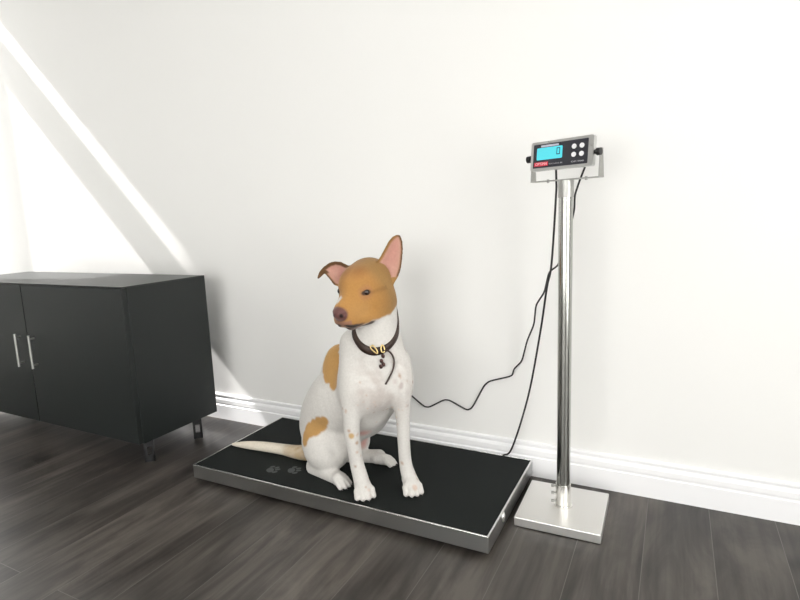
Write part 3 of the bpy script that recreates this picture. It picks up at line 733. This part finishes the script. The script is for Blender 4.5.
# grey-pink mottled skin showing through on the chest
cd_ = np.linalg.norm((V-np.array(CHESTP))*np.array((1, 1, .8)), axis=1)
paint(soft(cd_-.085+.02*nzl, .06)*np.clip(.35+.9*nzl+.5*nz, 0, .6), np.array((.42, .36, .33)))
# freckles on the legs, nails, pink belly skin
r_ = np.random.default_rng(11)
legv = (V[:, 2] < .43) & (V[:, 1] < .17) & (V[:, 0] > .58) & (V[:, 2] > .09)
cand = np.argwhere(legv).ravel()
for i in r_.choice(cand, 60):
    rr_ = r_.uniform(.0012, .0042); patch([(V[i], rr_), (V[i]+r_.normal(size=3)*.003, rr_*.8)], np.array((.46, .35, .28))*r_.uniform(.8, 1.3), .005, .002)
for FR, c_ in [(((0.6391, 0.0408, 0.2536), 0.0089), (0.5, 0.33, 0.15)), (((0.6337, 0.0373, 0.2698), 0.0044), (0.42, 0.3, 0.22)), (((0.6493, 0.0529, 0.2284), 0.0045), (0.42, 0.3, 0.22)), (((0.7721, 0.1124, 0.3978), 0.0053), (0.45, 0.39, 0.37)), (((0.774, 0.1159, 0.4061), 0.0035), (0.45, 0.39, 0.37)), (((0.6766, 0.0461, 0.3892), 0.0046), (0.5, 0.44, 0.42)), (((0.679, 0.0484, 0.3948), 0.0035), (0.5, 0.44, 0.42)), (((0.7582, 0.1055, 0.4135), 0.0044), (0.52, 0.46, 0.44)), (((0.7851, 0.1306, 0.3351), 0.0047), (0.25, 0.18, 0.15)), (((0.6895, 0.0425, 0.0918), 0.0048), (0.58, 0.47, 0.41)), (((0.8075, 0.1124, 0.0883), 0.006), (0.56, 0.44, 0.37)), (((0.6978, 0.0389, 0.0794), 0.0041), (0.56, 0.45, 0.4))]: patch([FR], c_, .006, .003)
for n_ in NAILS: paint(soft(np.linalg.norm(V-n_, axis=1)-.0045, .002)*.8, (.16, .11, .10))
BELLY = [((0.6181, 0.1447, 0.2156), 0.0158), ((0.549, 0.2523, 0.1299), 0.0154)]
patch(BELLY, PINK*1.1, .03, .004)

me = bpy.data.meshes.new('dog'); me.vertices.add(len(V)); me.vertices.foreach_set('co', V.astype(np.float32).ravel())
me.loops.add(Fq.size); me.loops.foreach_set('vertex_index', Fq.ravel().astype(np.int32)); me.polygons.add(len(Fq))
me.polygons.foreach_set('loop_start', np.arange(0, Fq.size, 4, dtype=np.int32)); me.update(calc_edges=True); me.validate()
# keep the one connected skin
bm = bmesh.new(); bm.from_mesh(me); bm.verts.ensure_lookup_table()
al = bm.verts.layers.float_color.new('coat')
for v, c_, r_ in zip(bm.verts, col, rough): v[al] = (c_[0], c_[1], c_[2], r_)
for _ in range(2): bmesh.ops.smooth_vert(bm, verts=bm.verts, factor=.35, use_axis_x=True, use_axis_y=True, use_axis_z=True)
bmesh.ops.recalc_face_normals(bm, faces=bm.faces)
root = Vector((.55, .16, PH)); 
for v in bm.verts: v.co -= root
bm.to_mesh(me); bm.free()
for p in me.polygons: p.use_smooth = True
dog = bpy.data.objects.new('dog', me); COL.objects.link(dog); me.materials.append(M['coat']); dog.location = root
tag(dog, 'white dog with tan head and patches sitting on the black scale platform', 'dog')

for e_ in EYES:
    bm = bmesh.new(); bmesh.ops.create_uvsphere(bm, u_segments=20, v_segments=14, radius=ER_)
    for v in bm.verts: v.co += Vector(e_)
    finish(bm, 'eye', M['eye'], dog, smooth=True)

CC = np.array((0.6797, 0.1418, 0.5546)); cn = np.array((0.36, -0.6235, 0.694))
e1 = np.cross(cn, (0, 0, 1.)); e1 /= np.linalg.norm(e1); e2 = np.cross(cn, e1)
NC = 72; th_ = np.linspace(0, 2*np.pi, NC, endpoint=False)
def ring_r(off): return np.array([np.linalg.norm(fd.exit_point(CC+cn*off, e1*math.cos(t)+e2*math.sin(t), .2)-CC-cn*off) for t in th_])
def lowpass(a, n):
    for _ in range(n): a = (np.roll(a, 1)+2*a+np.roll(a, -1))/4
    return a
bm = bmesh.new(); rings = []
rm = lowpass(np.maximum(ring_r(.0065), ring_r(-.0065)), 4)
ra = lowpass(ring_r(.0058), 4); rb = lowpass(ring_r(-.0058), 4)
rings = [[bm.verts.new(CC + cn*h_ + (e1*math.cos(t)+e2*math.sin(t))*(r0_+o_)) for t, r0_ in zip(th_, rv)] for h_, rv, o_ in ((.0058, ra, -.001), (.0058, ra, .0032), (.002, (ra+rb)/2, .0042), (-.002, (ra+rb)/2, .0042), (-.0058, rb, .0032), (-.0058, rb, -.001))]
for a_, b__ in zip(rings, rings[1:]+rings[:1]):
    for k in range(NC): bm.faces.new((a_[k], a_[(k+1) % NC], b__[(k+1) % NC], b__[k]))
collar = finish(bm, 'collar', M['leather'], dog, smooth=True); collar['label'] = 'dark brown leather collar'

def loop(pts, r, name, mat): return tube(pts, r, name, mat, collar, res=4)
o = loop([(0.6967, 0.0905, 0.5234), (0.7087, 0.092, 0.5105), (0.7119, 0.0912, 0.499), (0.7026, 0.0873, 0.5051), (0.6921, 0.0863, 0.5165), (0.6967, 0.0905, 0.5234)], .0019, 'buckle', M['brass']); o['label'] = 'brass buckle frame'
o = loop([(0.7204, 0.1051, 0.5233), (0.7253, 0.1077, 0.5156), (0.7276, 0.1054, 0.5028), (0.722, 0.1002, 0.5021), (0.7187, 0.1012, 0.5136), (0.7204, 0.1051, 0.5233)], .0019, 'keeper_ring', M['brass']); o['label'] = 'brass keeper ring'
loop([(0.7237, 0.1035, 0.5059), (0.7335, 0.1131, 0.5044), (0.7443, 0.1197, 0.4916), (0.7509, 0.1182, 0.4729), (0.7512, 0.1095, 0.451), (0.7455, 0.0966, 0.4299), (0.7387, 0.083, 0.4106)], .0028, 'strap_end', M['leather'])
TG = [Vector(p) for p in [(0.725, 0.0999, 0.4904), (0.7224, 0.0942, 0.4766), (0.7272, 0.0967, 0.4658), (0.722, 0.0905, 0.4609)]]
bm = bmesh.new()
for p in TG:
    g_ = bmesh.ops.create_uvsphere(bm, u_segments=14, v_segments=8, radius=1)
    for v in g_['verts']: v.co = Vector((v.co.x*.0062, v.co.y*.0030, v.co.z*.0068)) + p
finish(bm, 'name_tag', M['tag'], collar, smooth=True)


# ------------------------------------------------------------------ ceiling lamps
def ceiling_lamp(x, y, label, power):
    t_ = thing('ceiling_light_panel', label, 'lamp', (x, y, ZC)); w_, d_ = .60, .40
    bm = bmesh.new()
    for lo_, hi_ in (((-w_-.02, -d_-.02), (w_+.02, -d_)), ((-w_-.02, d_), (w_+.02, d_+.02)), ((-w_-.02, -d_), (-w_, d_)), ((w_, -d_), (w_+.02, d_))): box(bm, (x+lo_[0], y+lo_[1], ZC-.03), (x+hi_[0], y+hi_[1], ZC))
    finish(bm, 'panel_frame', M['alu'], t_)
    bm = bmesh.new(); box(bm, (x-w_, y-d_, ZC-.012), (x+w_, y+d_, ZC-.004)); finish(bm, 'diffuser', M['lamp'], t_)
    ld = bpy.data.lights.new('ceiling_panel_light', 'AREA'); ld.shape = 'RECTANGLE'; ld.size = 2*w_; ld.size_y = 2*d_; ld.energy = power; ld.color = (1, .985, .96)
    lo = bpy.data.objects.new('ceiling_panel_light', ld); COL.objects.link(lo); lo.location = (0, 0, -.032); lo.parent = t_

ceiling_lamp(2.0, -1.5, 'long white ceiling light panel on the right of the room', 4)
ceiling_lamp(.1, -1.5, 'long white ceiling light panel on the left of the room', 4)
def daylight(name, loc, rot, sx_, sy_, power):
    ld = bpy.data.lights.new(name, 'AREA'); ld.shape = 'RECTANGLE'; ld.size = sx_; ld.size_y = sy_; ld.energy = power; ld.color = (1, .99, .965)
    lo = bpy.data.objects.new(name, ld); COL.objects.link(lo); lo.location = loc; lo.rotation_euler = rot
daylight('window_area_lamp', (.8, YF-.01, 1.1), (math.radians(90), 0, 0), 2.6, 1.9, 40)  # added fill lamp in the unseen window behind the camera
daylight('window_area_lamp', (X1-.005, (RY0+RY1)/2, (RZ0+RZ1)/2), (0, math.radians(90), 0), 1.8, 1.8, 50)
sd = bpy.data.lights.new('sun', 'SUN'); sd.energy = 22; sd.angle = math.radians(.6); sd.color = (1, .97, .95)
so = bpy.data.objects.new('sun', sd); COL.objects.link(so); so.rotation_euler = Vector((1, .15, -1)).to_track_quat('-Z', 'Y').to_euler()
wd = bpy.data.worlds.new('world'); scene.world = wd; wd.use_nodes = True
wd.node_tree.nodes['Background'].inputs['Color'].default_value = (1, .992, .965, 1); wd.node_tree.nodes['Background'].inputs['Strength'].default_value = 5.4


# ------------------------------------------------------------------ camera and output
cam = bpy.data.cameras.new('camera'); co = bpy.data.objects.new('camera', cam); COL.objects.link(co)
cam.sensor_fit = 'HORIZONTAL'; cam.sensor_width = 36; cam.lens = 534.5746/800*36; cam.clip_start = .02
yaw, pitch, roll = -.4780, -.1536, -.0386
f_ = Vector((math.sin(yaw)*math.cos(pitch), math.cos(yaw)*math.cos(pitch), math.sin(pitch)))
r_ = Vector((math.cos(yaw), -math.sin(yaw), 0)); u_ = r_.cross(f_)
r2 = math.cos(roll)*r_ + math.sin(roll)*u_; u2 = -math.sin(roll)*r_ + math.cos(roll)*u_
co.matrix_world = frame4(Vector((1.4736, -1.2234, .8892)), r2, u2, -f_)
scene.camera = co
vs = scene.view_settings; vs.view_transform = 'Standard'; vs.look = 'None'; vs.gamma = 1; vs.use_curve_mapping = False
vs.exposure = -.57
